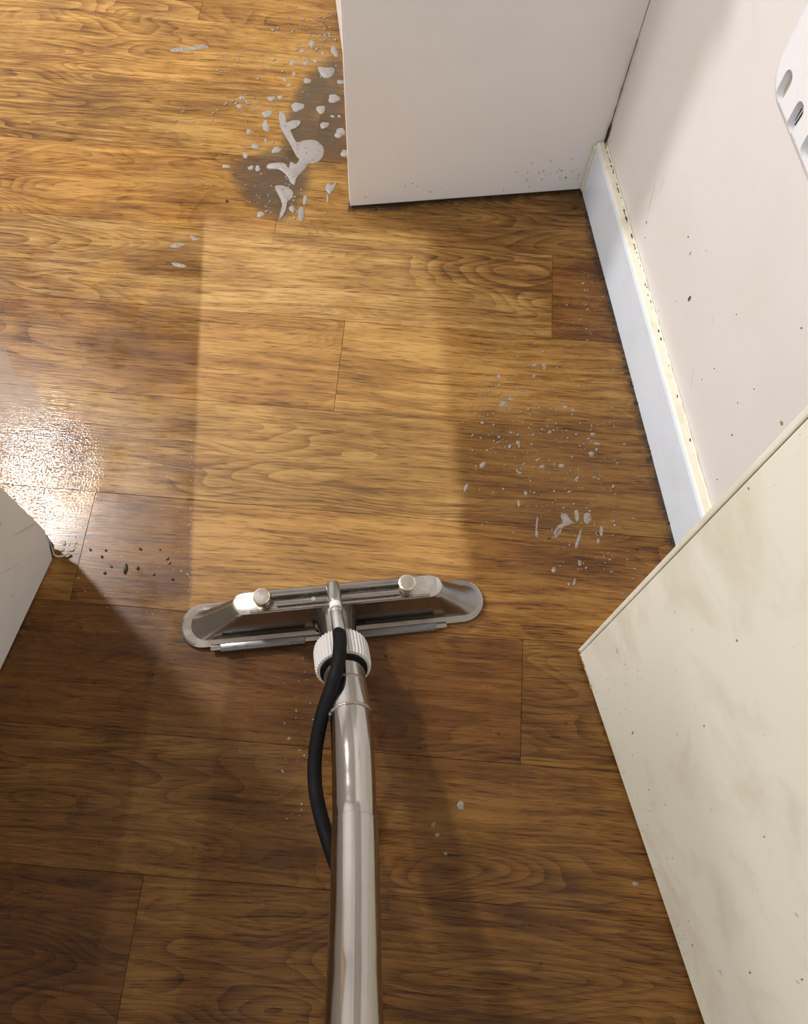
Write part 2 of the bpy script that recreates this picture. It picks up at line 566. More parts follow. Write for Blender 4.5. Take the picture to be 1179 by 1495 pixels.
tones = {
    'pale': (1.14, 1.20, 1.42),
    'light': (1.12, 1.10, 1.08), 'tan': (1.0, 1.0, 1.0), 'red': (0.84, 0.74, 0.66), 'dark': (0.66, 0.56, 0.50),
    'yellow': (1.22, 1.22, 1.20), 'orange': (1.02, 0.95, 0.86), 'brown': (0.76, 0.68, 0.60)}
XL, XR = -2.3, 0.62
rows = {
    -4: ([-1.2, -0.1], ['tan', 'orange', 'tan']),
    -3: ([-0.8], ['light', 'tan']),
    -2: ([-1.1, 0.0], ['orange', 'tan', 'tan']),
    -1: ([-1.45, -0.475], ['tan', 'light', 'orange']),
    0: ([-1.0, 0.05], ['tan', 'light', 'tan']),
    1: ([-1.3, -0.215], ['orange', 'tan', 'brown']),
    2: ([-1.25, -0.26], ['tan', 'orange', 'tan']),
    3: ([-0.87, 0.206], ['tan', 'pale', 'red']),
    4: ([-1.2, -0.1245], ['tan', 'orange', 'light']),
    5: ([-0.95], ['light', 'tan']),
    6: ([-1.4, -0.45], ['tan', 'yellow', 'orange']),
    7: ([-0.9, 0.17], ['tan', 'red', 'tan']),
    8: ([-0.68, 0.47], ['tan', 'tan', 'tan']),
    9: ([-1.3, -0.282], ['tan', 'dark', 'tan']),
    10: ([-0.75, 0.2], ['tan', 'tan', 'tan']),
    11: ([-0.4], ['tan', 'orange']),
    12: ([-0.9, 0.1], ['tan', 'tan', 'brown']),
}
# row 6: the dark board begins at the joint and the cleaned one runs on
for k, (cuts, ton) in rows.items():
    y1 = ROW0 - k * WROW
    y0 = y1 - WROW
    xs = [XL] + cuts + [XR]
    for i in range(len(xs) - 1):
        w = xs[i + 1] - xs[i]
        gcut = 0.00022
        bm = bmesh.new()
        box_bm((gcut, gcut), (1, 0), (0, 1), w - 2 * gcut, WROW - 2 * gcut, -0.0045, 0.0, bm)
        top = [e for e in bm.edges if all(v.co.z > -0.001 for v in e.verts)]
        bmesh.ops.bevel(bm, geom=top, offset=0.0003, segments=1, affect='EDGES')
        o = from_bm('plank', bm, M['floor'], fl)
        o.location = (xs[i], y0, 0)
        t = tones[ton[i]]
        j = random.uniform(0.96, 1.04)
        o.color = (t[0] * j, t[1] * j, t[2] * j, 1)

# ------------------------------------------------------------------ wall marks
def wall_pt(px, py, out=0.0004):
    p0 = W0 + NW * out
    return on_plane(px, py, p0, NW)


def wall_mark(px, py, w, h, tilt, mat, name='scuff_mark'):
    c = wall_pt(px, py)
    bm = bmesh.new()
    n = 12
    vs_ = []
    for k in range(n):
        a = 2 * math.pi * k / n
        r = random.uniform(0.65, 1.1)
        x, y = math.cos(a) * w * r, math.sin(a) * h * r
        x, y = x * math.cos(tilt) - y * math.sin(tilt), x * math.sin(tilt) + y * math.cos(tilt)
        vs_.append(bm.verts.new(c + DW * x + Vector((0, 0, y))))
    bm.faces.new(vs_)
    ext = bmesh.ops.extrude_face_region(bm, geom=list(bm.faces))
    for v in [g for g in ext['geom'] if isinstance(g, bmesh.types.BMVert)]:
        v.co -= NW * 0.0008
    return from_bm(name, bm, mat, wall_right)


for a in [(1006, 436, .0026, .0060, .25), (943, 325, .001, .003, .0), (1007, 370, .0007, .004, .05), (941, 347, .001, .0012, 0),
          (961, 454, .0009, .0009, 0), (1074, 459, .0008, .0011, 0), (1169, 479, .0009, .002, .5), (1042, 538, .0008, .0016, .4),
          (1024, 554, .001, .001, 0), (1100, 568, .001, .001, 0), (1076, 588, .0009, .0012, 0), (1068, 635, .001, .0022, .1),
          (1046, 700, .0009, .0016, .2), (890, 20, .0012, .003, .3), (1004, 346, .0012, .002, .2), (1030, 366, .0006, .0008, 0)]:
    wall_mark(*a, M['scuff'])
for a in [(1040, 465, .006, .0012, .7), (1010, 550, .0012, .016, -.6), (950, 290, .0015, .022, -.25), (985, 440, .0008, .006, .3), (1103, 283, .002, .001, .4),
          (966, 270, .001, .012, -.2)]:
    wall_mark(*a, M['scuff_soft'])

# ------------------------------------------------------------------ cabinet with a plain end panel
PX = -NW     # along the end panel towards the wall
PY = Vector((-PX.y, PX.x, 0))                      # away from the viewer
PC = at(511, 304)                                  # foot of the panel's free corner
plen = (wp(0, -SK_T) - PC).dot(PX) - 0.001
cab = empty('base_cabinet', PC)
tag(cab, 'white base cabinet whose plain laminate end panel meets the wall', 'cabinet')


def world_child(o, parent):
    o.parent = parent
    o.matrix_parent_inverse = Matrix.Translation(-parent.location)
    return o


def cpart(name, bm, mat, parent=cab, **kw):
    return world_child(from_bm(name, bm, mat, None, **kw), parent) if parent is cab else from_bm(name, bm, mat, parent, **kw)


bm = box_bm(PC + PX * 0.0016, PX, PY, plen - 0.0016, 0.018, 0.005, 0.88)
bevel(bm, 0.0008, 2)
end_panel = cpart('end_panel', bm, M['panel'])
bm = box_bm(PC + PY * 0.0005, PX, PY, 0.0018, 0.017, 0.005, 0.88)
cpart('edge_band', bm, M['panel_edge'])
bm = box_bm(PC + PX * 0.003 + PY * 0.0015, PX, PY, plen - 0.004, 0.015, 0.0002, 0.0055)  # dark strip filling the gap below the end panel
cpart('dark_gap_strip', bm, M['grime'])
bm = box_bm(PC + PX * 0.040 + PY * 0.0185, PX, PY, plen - 0.041, 1.18, 0.003, 0.88)
cpart('carcass', bm, M['panel'])
for i in range(2):
    bm = box_bm(PC + PX * 0.021 + PY * (0.021 + i * 0.59), PX, PY, 0.0185, 0.586, 0.006, 0.87)
    bevel(bm, 0.001, 2)
    cpart('door', bm, M['panel_edge'])
bm = box_bm(PC - PX * 0.02 + PY * -0.003, PX, PY, plen + 0.019, 1.203, 0.8805, 0.918)
bevel(bm, 0.004, 2)
cpart('worktop', bm, M['panel_edge'])
# dirt specks low on the panel
bm = bmesh.new()
pn_ = -PY
spots = [(628, 280), (653, 280), (735, 278), (772, 273), (602, 268), (608, 272), (591, 272), (533, 288), (770, 252), (793, 250)]
spots += [(random.gauss(812, 26), random.gauss(254, 9)) for _ in range(26)]
for px, py in spots:
    c = on_plane(px, py, PC - PY * 0.0003, PY)
    al = (c - PC).dot(PX)
    if al > plen - 0.02 or c.z < 0.008 or al < 0.004: continue
    s = random.uniform(.0005, .0013)
    m = Matrix.Translation(c) @ PX.to_track_quat('X', 'Z').to_matrix().to_4x4() @ Matrix.Diagonal((s, .0006, s * 1.3, 1))
    bmesh.ops.create_icosphere(bm, subdivisions=1, radius=1, matrix=m)
tag(world_child(from_bm('dirt_specks', bm, M['scuff']), cab), kind='stuff')
# lumpy sealant at the corner of panel, wall and skirting
pts = [wp(-0.002, 0.0012, 0.004 + i * 0.0055) for i in range(19)]
bm = sweep_bm(pts, [random.uniform(.0015, .0032) for _ in pts], 8)
world_child(from_bm('sealant_bead', bm, M['skirting_top'], smooth=True), cab)
pts = [wp(-0.0015, -SK_T + 0.0026, SK_H + 0.002 + i * 0.012) for i in range(16)]
bm = sweep_bm(pts, [random.uniform(.0004, .0009) if i > 2 else .0022 for i in range(16)], 8)
world_child(from_bm('sealant_bead', bm, M['grime'], smooth=True), cab)

# ------------------------------------------------------------------ cream door, open against the right
DC = at(843.5, 948, 0.006); DC.z = 0
DE = at(1028, 1495, 0.006); DE.z = 0
DX = (DE - DC).normalized()                        # towards the hinge side
DN = Vector((DX.y, -DX.x, 0))                      # out of the visible face
if DN.dot(-DC) < 0: DN = -DN
door = empty('door_1', DC)
tag(door, 'cream painted door standing open, worn at its lower corner', 'door', kind='structure')
DTH = 0.036
bm = box_bm(DC + DX * 0.0067 - DN * DTH, DX, DN, 0.755, DTH, 0.006, 1.985)
bevel(bm, 0.0012, 2)
world_child(from_bm('leaf', bm, M['door']), door)
bm = box_bm(DC - DN * DTH, DX, DN, 0.0056, DTH, 0.006, 1.985)
bevel(bm, 0.0014, 2)
world_child(from_bm('edge_lipping', bm, M['door']), door)
bm = box_bm(DC + DX * 0.0052 - DN * (DTH - 0.002), DX, DN, 0.002, DTH - 0.0038, 0.05, 1.98)
world_child(from_bm('joint_line', bm, M['core']), door)


def door_mark(px, py, w, h, tilt, mat):
    c = on_plane(px, py, DC + DN * 0.0003, DN)
    bm = bmesh.new(); n = 10; vs_ = []
    for k in range(n):
        a = 2 * math.pi * k / n; r = random.uniform(.6, 1.1)
        x, y = math.cos(a) * w * r, math.sin(a) * h * r
        x, y = x * math.cos(tilt) - y * math.sin(tilt), x * math.sin(tilt) + y * math.cos(tilt)
        vs_.append(bm.verts.new(c + DX * x + Vector((0, 0, y))))
    bm.faces.new(vs_)
    ext = bmesh.ops.extrude_face_region(bm, geom=list(bm.faces))
    for v in [g for g in ext['geom'] if isinstance(g, bmesh.types.BMVert)]: v.co -= DN * 0.0006
    world_child(from_bm('scuff_mark', bm, mat), door)


M['scuff_olive'] = plain('scuff_olive', (0.30, 0.24, 0.10), 0.6)
for a in [(900, 950, .0035, .001, -.6), (923, 1070, .0014, .0042, .1), (912, 970, .0009, .0012, 0), (913, 998, .0008, .001, 0), (930, 990, .0008, .001, 0),
          (946, 1153, .0011, .002, 0), (1027, 1060, .001, .002, .4), (912, 1035, .0007, .0012, 0), (931, 979, .0007, .0009, 0),
          (904, 1042, .0008, .0014, .2), (970, 1175, .0009, .0015, .3), (1010, 1380, .001, .003, .3), (1092, 713, .001, .0015, 0), (1115, 1222, .001, .0015, 0),
          (1094, 1420, .0013, .003, .2), (1170, 1430, .0012, .003, .2), (1140, 618, .0016, .0016, 0), (1075, 935, .0012, .002, 0)]:
    door_mark(*a, M['scuff_olive'])
for _ in range(34):
    t = random.random()
    px = 862 + t * 150 + abs(random.gauss(0, 16)); py = 1000 + t * 440
    door_mark(px, py, random.uniform(.0004, .0010), random.uniform(.0008, .0026), random.uniform(-.2, .6), M['dust_speck'])
bm = bmesh.new()
for i in range(26):
    c = DC + DX * random.uniform(0.0005, 0.055) + DN * 0.0002 + Vector((0, 0, 0.007 + abs(random.gauss(0, .0025))))
    m = Matrix.Translation(c) @ Matrix.Diagonal((random.uniform(.0006, .0016), random.uniform(.0006, .0016), random.uniform(.0006, .0018), 1))
    bmesh.ops.create_icosphere(bm, subdivisions=1, radius=1, matrix=m)
tag(world_child(from_bm('chipped_paint', bm, M['scuff_olive']), door), kind='stuff')

# ------------------------------------------------------------------ grey-white board at the left, lower corner broken off
LC = at(87, 796)
LE = at(0, 982)
LX = (LE - LC).normalized()
LN = Vector((-LX.y, LX.x, 0))
if LN.dot(-LC) < 0: LN = -LN
LT = 0.034
board = empty('cabinet_side', LC)
tag(board, 'white laminate side board with its bottom corner broken away', 'panel')
outline = [(0.022, 0.003), (0.70, 0.003), (0.70, 0.88), (0.0, 0.88), (0.0, 0.055), (0.004, 0.046), (0.006, 0.034), (0.0125, 0.024), (0.017, 0.013)]
bm = bmesh.new()
r0 = [bm.verts.new(LC + LX * a + Vector((0, 0, z))) for a, z in outline]
r1 = [bm.verts.new(LC + LX * a - LN * LT + Vector((0, 0, z))) for a, z in outline]
bm.faces.new(r0); bm.faces.new(list(reversed(r1)))
for i in range(len(outline)):
    bm.faces.new((r0[i], r1[i], r1[(i + 1) % len(outline)], r0[(i + 1) % len(outline)]))
world_child(from_bm('board', bm, M['board']), board)
core = [(0.026, 0.003), (0.026, 0.06), (0.0025, 0.06), (0.0015, 0.044), (0.003, 0.026), (0.004, 0.009), (0.010, 0.003)]
bm = bmesh.new()
r0 = [bm.verts.new(LC + LX * a - LN * 0.003 + Vector((0, 0, z))) for a, z in core]
r1 = [bm.verts.new(LC + LX * a - LN * (LT - 0.004) + Vector((0, 0, z))) for a, z in core]
bm.faces.new(r0); bm.faces.new(list(reversed(r1)))
for i in range(len(core)):
    bm.faces.new((r0[i], r1[i], r1[(i + 1) % len(core)], r0[(i + 1) % len(core)]))
world_child(from_bm('exposed_core', bm, M['core']), board)
# torn laminate lip curling out over the break and onto the floor
lip = smooth_path([(0.003, 0.048, 0.0005), (0.007, 0.032, 0.0015), (0.013, 0.020, 0.003), (0.018, 0.010, 0.005), (0.016, 0.006, 0.012), (0.008, 0.005, 0.020)], 5)
bm = sweep_bm([LC + LX * a + LN * o_ + Vector((0, 0, z)) for a, z, o_ in lip], [0.0007 + 0.0013 * (i / len(lip)) ** 2 for i in range(len(lip))], 8)
world_child(from_bm('torn_laminate', bm, M['torn'], smooth=True), board)
bm = bmesh.new()
for i in range(14):
    c = at(random.uniform(90, 112), random.uniform(790, 806)); s = random.uniform(.0012, .0032)
    m = Matrix.Translation(c + Vector((0, 0, s * .4))) @ Matrix.Rotation(random.uniform(0, 3), 4, 'Z') @ Matrix.Diagonal((s * 1.7, s, s * .6, 1))
    bmesh.ops.create_icosphere(bm, subdivisions=1, radius=1, matrix=m)
tag(from_bm('laminate_crumbs', bm, M['torn']), 'crumbs of broken laminate lying by the broken board corner', 'crumbs', kind='stuff')
bm = box_bm(LC + LX * 0.023 - LN * 0.030, LX, LN, 0.66, 0.027, 0.0002, 0.0032)  # dark strip along the floor gap of the board
world_child(from_bm('dark_gap_strip', bm, M['grime']), board)
M['scuff_grey'] = plain('scuff_grey', (0.60, 0.57, 0.53), 0.8)
for px, py, w, h, tl in [(38, 772, .0014, .026, -.75), (15, 830, .0008, .02, -.7)]:
    c = on_plane(px, py, LC + LN * 0.0003, LN)
    bm = bmesh.new(); vs_ = []
    for k in range(10):
        a = 2 * math.pi * k / 10
        x, y = math.cos(a) * w, math.sin(a) * h
        x, y = x * math.cos(tl) - y * math.sin(tl), x * math.sin(tl) + y * math.cos(tl)
        vs_.append(bm.verts.new(c + LX * x + Vector((0, 0, y))))
    bm.faces.new(vs_)
    ext = bmesh.ops.extrude_face_region(bm, geom=list(bm.faces))
    for v in [g for g in ext['geom'] if isinstance(g, bmesh.types.BMVert)]: v.co -= LN * 0.0006
    world_child(from_bm('scuff_mark', bm, M['scuff_grey']), board)

# ------------------------------------------------------------------ white plastic housing on the wall
def build_housing():
    out = 0.125                       # front face stands this far off the wall
    q0 = W0 + NW * out

    def wc(px, py):
        q = on_plane(px, py, q0, NW)
        return (q - W0).dot(DW), q.z
    a_left = max(wc(1126, 140)[0], wc(1150, 85)[0]) + 0.026
    z_bot = wc(1160, 246)[1] - 0.008
    Wd, Hh = 0.30, 0.36
    root = empty('wall_housing', W0 + DW * (a_left - Wd / 2) + Vector((0, 0, z_bot)))
    tag(root, 'white rounded plastic housing with oval slots mounted on the wall', 'wall unit')

    def loc(a, o_, z):                # a: from left edge to the right, o: off the wall
        return W0 + DW * (a_left - a) + NW * o_ + Vector((0, 0, z_bot + z))

    def rrect(w, h, r, x0, z0, n=8):
        pts = []
        for cx, cz, a0 in ((x0 + w - r, z0 + h - r, 0), (x0 + r, z0 + h - r, 90), (x0 + r, z0 + r, 180), (x0 + w - r, z0 + r, 270)):
            for k in range(n + 1):
                a = math.radians(a0 + 90 * k / n)
                pts.append((cx + r * math.cos(a), cz + r * math.sin(a)))
        return pts
    bm = bmesh.new()
    rings = []
    for ins, o_ in ((0.004, 0.0005), (0.0, 0.006), (0.0, 0.090), (0.0015, 0.104), (0.0055, 0.115), (0.011, 0.1215), (0.018, 0.125), (0.0195, 0.125)):
        pr = rrect(Wd - 2 * ins, Hh - 2 * ins, 0.036 - ins * 0.8, ins, ins)
        rings.append([bm.verts.new(loc(a, o_, z)) for a, z in pr])
    n = len(rings[0])
    for i in range(len(rings) - 1):
        for k in range(n):
            bm.faces.new((rings[i][k], rings[i][(k + 1) % n], rings[i + 1][(k + 1) % n], rings[i + 1][k]))
    bm.faces.new(rings[-1]); bm.faces.new(list(reversed(rings[0])))
    shell = from_bm('shell', bm, M['plastic'], None)
    # slots cut through the front
    slots = []
    for px, py in ((1144, 126), (1160, 172), (1181, 208)):
        a, z = wc(px, py)
        slots.append((a_left - a, z - z_bot))
    dx = slots[2][0] - slots[1][0]
    for k in range(1, 4): slots.append((slots[2][0] + dx * k, slots[2][1]))
    bm = bmesh.new()
    for cx, cz in slots:
        pr = []
        w_, h_ = 0.0062, 0.0125
        for k in range(24):
            a = 2 * math.pi * k / 24
            pr.append((cx + w_ * math.cos(a) * 1.0, cz + (h_ - w_) * (1 if math.sin(a) >= 0 else -1) + w_ * math.sin(a)))
        r_in = [bm.verts.new(loc(a, 0.1185, z)) for a, z in pr]
        r_out = [bm.verts.new(loc(a, 0.145, z)) for a, z in pr]
        bm.faces.new(r_in); bm.faces.new(list(reversed(r_out)))
        for k in range(24):
            bm.faces.new((r_in[k], r_out[k], r_out[(k + 1) % 24], r_in[(k + 1) % 24]))
    cut = from_bm('cutter', bm)
    md = shell.modifiers.new('cut', 'BOOLEAN'); md.object = cut; md.operation = 'DIFFERENCE'; md.solver = 'EXACT'
    bpy.context.view_layer.update()
    dg = bpy.context.evaluated_depsgraph_get()
    me = bpy.data.meshes.new_from_object(shell.evaluated_get(dg))
    shell.modifiers.clear(); shell.data = me
    bpy.data.objects.remove(cut)
    for f in me.polygons: f.use_smooth = True
    try:
        me.set_sharp_from_angle(angle=math.radians(35))
    except Exception:
        pass
    world_child(shell, root)
    # printed label seen through the slots: white with a red line, black bars and a black field with a white cross
    def bar(name, a0, a1, z0, z1, o0, o1, mat, shear=0.0):
        bm = bmesh.new(); v = []
        for o_ in (o0, o1):
            for a, z in ((a0, z0), (a1, z0), (a1 + shear, z1), (a0 + shear, z1)):
                v.append(bm.verts.new(loc(a, o_, z)))
        for f in ((3, 2, 1, 0), (4, 5, 6, 7), (0, 1, 5, 4), (1, 2, 6, 5), (2, 3, 7, 6), (3, 0, 4, 7)): bm.faces.new([v[i] for i in f])
        return world_child(from_bm(name, bm, mat), root)
    s1, s2, s3 = slots[0], slots[1], slots[2]
    bar('label_core', s1[0] - .008, s1[0] + .008, s1[1] - .017, s1[1] + .017, .1187, .1190, M['torn'])
    bar('label', s2[0] - .008, s2[0] + .008, s2[1] - .017, s2[1] + .017, .1187, .1190, M['label_white'])
    bar('red_line', s2[0] - .007, s2[0] + .008, s2[1] + .0045, s2[1] + .0065, .1191, .1193, M['label_red'])
    for k in range(5):
        bar('black_bar', s2[0] - .0075 + k * .0034, s2[0] - .006 + k * .0034, s2[1] - .013 + (k % 2) * .003, s2[1] + .003, .1191, .1193, M['label_black'], .001)
    bar('black_field', s3[0] - .008, s3[0] + .008, s3[1] - .017, s3[1] + .017, .1187, .1190, M['label_black'])
    bar('white_cross', s3[0] - .006, s3[0] - .003, s3[1] - .011, s3[1] + .003, .1191, .1193, M['label_white'], .008)
    bar('white_cross', s3[0] + .002, s3[0] + .005, s3[1] - .011, s3[1] + .003, .1191, .1193, M['label_white'], -.008)


build_housing()

# ------------------------------------------------------------------ the cleaning wand
HL = at(263, 915, 0.01); HR = at(705, 872, 0.01)
HC = (HL + HR) / 2; HC.z = 0
EU = (HR - HL); HALF = EU.length / 2; EU.normalize()
EV = Vector((-EU.y, EU.x, 0))
wand = empty('cleaning_wand', HC)
tag(wand, 'stainless steel suction wand head on its bent tube with a black solution hose', 'cleaning wand')


def hp(u, v, z): return HC + EU * u + EV * v + Vector((0, 0, z))


def wpart(name, bm, mat, parent=None, **kw):
    kw.setdefault('smooth', True)
    o = from_bm(name, bm, mat, None, **kw)
    if parent is None:
        return world_child(o, wand)
    o.parent = parent
    return o


def stadium(u0, u1, v0, r, n=14):
    pts = []
    for k in range(n + 1):
        a = -math.pi / 2 + math.pi * k / n
        pts.append((u1 - r + r * math.cos(a), v0 + r * math.sin(a)))
    for k in range(n + 1):
        a = math.pi / 2 + math.pi * k / n
        pts.append((u0 + r + r * math.cos(a), v0 + r * math.sin(a)))
    return pts


def loft(levels, bm=None, cap0=True, cap1=True):
    bm = bm or bmesh.new(); rings = []
    for (u0, u1, v0, r, z) in levels:
        rings.append([bm.verts.new(hp(u, v, z)) for u, v in stadium(u0, u1, v0, r)])
    n = len(rings[0])
    for i in range(len(rings) - 1):
        for k in range(n):
            bm.faces.new((rings[i][k], rings[i][(k + 1) % n], rings[i + 1][(k + 1) % n], rings[i + 1][k]))
    if cap0: bm.faces.new(list(reversed(rings[0])))
    if cap1: bm.faces.new(rings[-1])
    return bm


L = HALF
# flange lying on the floor, with a rolled rim
wpart('base_flange', loft([(-L, L, -.001, .0305, .0008), (-L - .0005, L + .0005, -.001, .031, .003), (-L + .0005, L - .0005, -.001, .030, .0085),
                           (-L + .003, L - .003, -.001, .0275, .0100), (-L + .012, L - .006, -.0005, .0225, .0098)]), M['steel'], angle=30)
# hood rising from the flange to the narrow top
lv = []
for i in range(9):
    t = i / 8
    s = t ** 0.85
    lv.append((-L + .012 + s * (L - .012 - .125), L - .005 - s * (L - .005 - .143), -.0005 + t * .0075, .0225 - (.0225 - .0135) * (t ** 0.8), .0085 + t * .0515))
M['hood'] = steel('hood_steel', (0.34, 0.31, 0.28), 0.19, 0.3)
wpart('hood', loft(lv), M['hood'], angle=60)
wpart('top_plate', loft([(-.126, .144, .007, .0142, .0585), (-.127, .145, .007, .0150, .0600), (-.127, .145, .007, .0150, .0640), (-.1255, .1435, .007, .0138, .0652)]), M['steel_bright'], angle=40)
# two rods between the knobs, and the cross fitting
wpart('spray_bar', sweep_bm([hp(-.084, .0135, .0735), hp(.096, .0135, .0735)], .0052, 20), M['steel'], angle=50)
wpart('clamp_rod', sweep_bm([hp(-.070, .0005, .0705), hp(.088, .0005, .0705)], .0044, 20), M['steel'], angle=50)
wpart('plate_rib', loft([(-.105, .128, -.0060, .0016, .0645), (-.105, .128, -.0060, .0016, .0685)]), M['steel'], angle=50)
for u in (-.0865, .0985):
    kb = wpart('knob', sweep_bm([hp(u, .0055, z) for z in (.0645, .070, .0702, .0780, .0785, .0805, .0905, .0915, .0922)],
                                [.0050, .0050, .0062, .0062, .0100, .0112, .0112, .0108, .0092], 40), M['brass'], smooth=False)
    bmk = sweep_bm([hp(u, .0055, z) for z in (.0918, .0924)], [.0080, .0078], 28)
    wpart('knob_cap', bmk, M['steel_bright'], kb, smooth=False)
wpart('clip', loft([(-.0255, -.0195, .000, .0026, .066), (-.0255, -.0195, .000, .0026, .0775)]), M['steel_bright'], angle=40)

# glide rail along the near lower edge
wpart('front_rail', sweep_bm([hp(-.165, -.0335, .0095), hp(.150, -.0335, .0095)], .0046, 16), M['steel'], angle=50)
for u0, u1 in ((-.152, -.040), (.022, .136)):
    bm = bmesh.new()
    prof = [(-.0405, .004), (-.0405, .0135), (-.0375, .0165), (-.0305, .0165), (-.0295, .0145), (-.0295, .004)]
    a_ = [bm.verts.new(hp(u0, v, z)) for v, z in prof]; b_ = [bm.verts.new(hp(u1, v, z)) for v, z in prof]
    bm.faces.new(list(reversed(a_))); bm.faces.new(b_)
    for i in range(len(prof)): bm.faces.new((a_[i], a_[(i + 1) % 6], b_[(i + 1) % 6], b_[i]))
    bevel(bm, .0008, 2)
    wpart('glide_holder', bm, M['rail'], angle=40)

# tube: pixel and height of its axis
TUBE = [(490, 893, .040), (494, 925, .062), (499, 960, .085), (505, 1003, .107), (511, 1043, .126), (514, 1085, .140), (516, 1130, .150),
        (517, 1170, .160), (518, 1205, .172), (518, 1300, .214), (517, 1400, .262), (516, 1495, .308)]
TP = [at(x, y, z) for x, y, z in TUBE]
d = (TP[-1] - TP[-2]).normalized()
TP += [TP[-1] + d * .2, TP[-1] + d * .45, TP[-1] + d * .75]
path = smooth_path(TP, 6)


def sub(i0, i1): return path[i0 * 6:i1 * 6 + 1]


def along(f):                       # f: position in control points
    i = int(f * 6); t = f * 6 - i
    i = min(i, len(path) - 2)
    return Vector(path[i] * (1 - t) + path[i + 1] * t)


def seg_path(f0, f1, n=8): return [along(f0 + (f1 - f0) * i / n) for i in range(n + 1)]


# neck flaring into the hood
wpart('neck', sweep_bm([hp(-.001, -.004, .026)] + seg_path(0.25, 1.75, 8), [.031, .0275, .0255, .0245, .024, .0235, .0235, .0235, .0235, .0235], 40), M['steel'], angle=50)
# ribbed white union nut
nf0, nf1 = 1.62, 2.42
NR = 0.0345
wpart('union_nut', sweep_bm(seg_path(nf0, nf1, 6), [NR * .96, NR, NR, NR, NR, NR, NR * .97], 132,
                            rib=lambda k: 1.0 if k % 3 else 0.93), M['nut'], smooth=False)
wpart('gasket_ring', sweep_bm(seg_path(nf1 - .02, nf1 + .07, 2), .0290, 40), M['hose'], angle=40)
wpart('lower_tube', sweep_bm(seg_path(nf1, 3.0, 4), .0250, 40), M['steel_tube'], angle=50)
wpart('groove_ring', sweep_bm(seg_path(2.99, 3.12, 2), .0240, 40), M['weld'], angle=50)
wpart('tube_sleeve', sweep_bm(seg_path(3.11, 4.02, 4), .0250, 40), M['steel_tube'], angle=50)
bm = bmesh.new()
c0 = along(4.02); ax = (along(4.2) - along(3.9)).normalized()
s_ = ax.cross(Vector((0, 0, 1))).normalized(); t_ = s_.cross(ax)
loop = []
for k in range(72):
    a = 2 * math.pi * k / 72
    loop.append(c0 + (s_ * math.cos(a) + t_ * math.sin(a)) * (.0240 + random.uniform(-.0003, .0003)) + ax * (.0009 * math.sin(k * 2.4) + random.uniform(-.0006, .0006)))
loop.append(loop[0])
wpart('weld_bead', sweep_bm(loop, [.0016 + random.uniform(-.0004, .0005) for _ in loop], 8, cap=False), M['weld'])
wpart('bent_tube', sweep_bm(path[int(4.0 * 6):8 * 6 + 1], .0236, 48), M['steel_tube'], angle=50)
wpart('seam_ring', sweep_bm(seg_path(7.97, 8.04, 2), .0240, 48), M['weld'], angle=50)
wpart('upper_tube', sweep_bm(path[8 * 6:], .0244, 48), M['steel_tube'], angle=50)
wpart('hand_grip', sweep_bm(path[-6:], .0290, 32), M['black'], angle=50)

# solution line: cross fitting, white sleeve, crimp, hose
t0 = hp(.0035, .0165, .0765); t1 = at(489, 881, .088)
wpart('hose_fitting', sweep_bm([t0, t0 + (t1 - t0) * .1, t1 - (t1 - t0) * .1, t1], [.0085, .0092, .0092, .0085], 32), M['steel'], angle=40)
t2 = at(490, 890, .0925)
wpart('fitting_sleeve', sweep_bm([t1 - (t1 - t0) * .05, t2], [.0075, .0075], 32), M['sleeve'], angle=40)
t3 = at(495.5, 926, .116)
dd = t3 - t2
wpart('hose_crimp', sweep_bm([t2 - dd * .02, t2 + dd * .06, t2 + dd * .12, t2 + dd * .14, t3 - dd * .05, t3], [.0074, .0080, .0080, .0074, .0086, .0082], 32), M['zinc'], angle=30)
HP = [t3 - dd * .15, at(496, 940, .127), at(494, 965, .138), at(485, 1000, .138), at(470, 1045, .125), at(460, 1100, .108), at(460, 1150, .102), at(469, 1195, .108),
      at(483, 1240, .122), at(500, 1290, .148), at(510, 1350, .185), at(513, 1420, .222), at(513, 1495, .258)]
d2 = (HP[-1] - HP[-2]).normalized()
HP += [HP[-1] + d2 * .3]
wpart('solution_hose', sweep_bm(smooth_path(HP, 6), .0083, 24), M['hose'], angle=60)

# ------------------------------------------------------------------ soap foam and water on the floor
ZF = 0.0002


def blob_outline(px, py, rx, ry, rot=0.0, n=24, rough=0.15):
    """outline on the floor of an irregular blob given in photo pixels"""
    out = []
    ph = [random.uniform(0, 6.28) for _ in range(3)]
    for k in range(n):
        a = 2 * math.pi * k / n
        r = 1 + rough * (math.sin(2 * a + ph[0]) + .7 * math.sin(3 * a + ph[1]) + .5 * math.sin(5 * a + ph[2]))
        x, y = math.cos(a) * rx * r, math.sin(a) * ry * r
        out.append(at(px + x * math.cos(rot) - y * math.sin(rot), py + x * math.sin(rot) + y * math.cos(rot)))
    return out


def poly_outline(pts, n=4):
    """closed smooth outline through photo pixels"""
    P = [np.array(p, float) for p in pts]; m = len(P); out = []
    for i in range(m):
        a, b, c, d_ = P[i - 1], P[i], P[(i + 1) % m], P[(i + 2) % m]
        for k in range(n):
            t = k / n
            q = 0.5 * ((2 * b) + (-a + c) * t + (2 * a - 5 * b + 4 * c - d_) * t * t + (-a + 3 * b - 3 * c + d_) * t ** 3)
            out.append(at(q[0], q[1]))
    return out


def foam_obj(outline, label, h=0.0014, mat='foam', group='soap foam blobs beside the cabinet', name='foam_patch', inset=.0012):
    c = sum(outline, Vector()) / len(outline)
    o = from_bm(name, disc_bm([p_ - c for p_ in outline], ZF, ZF + h, inset), M[mat], None, smooth=True, angle=60)
    o.location = (c.x, c.y, 0)
    tag(o, label, 'soap foam', group)
    return o


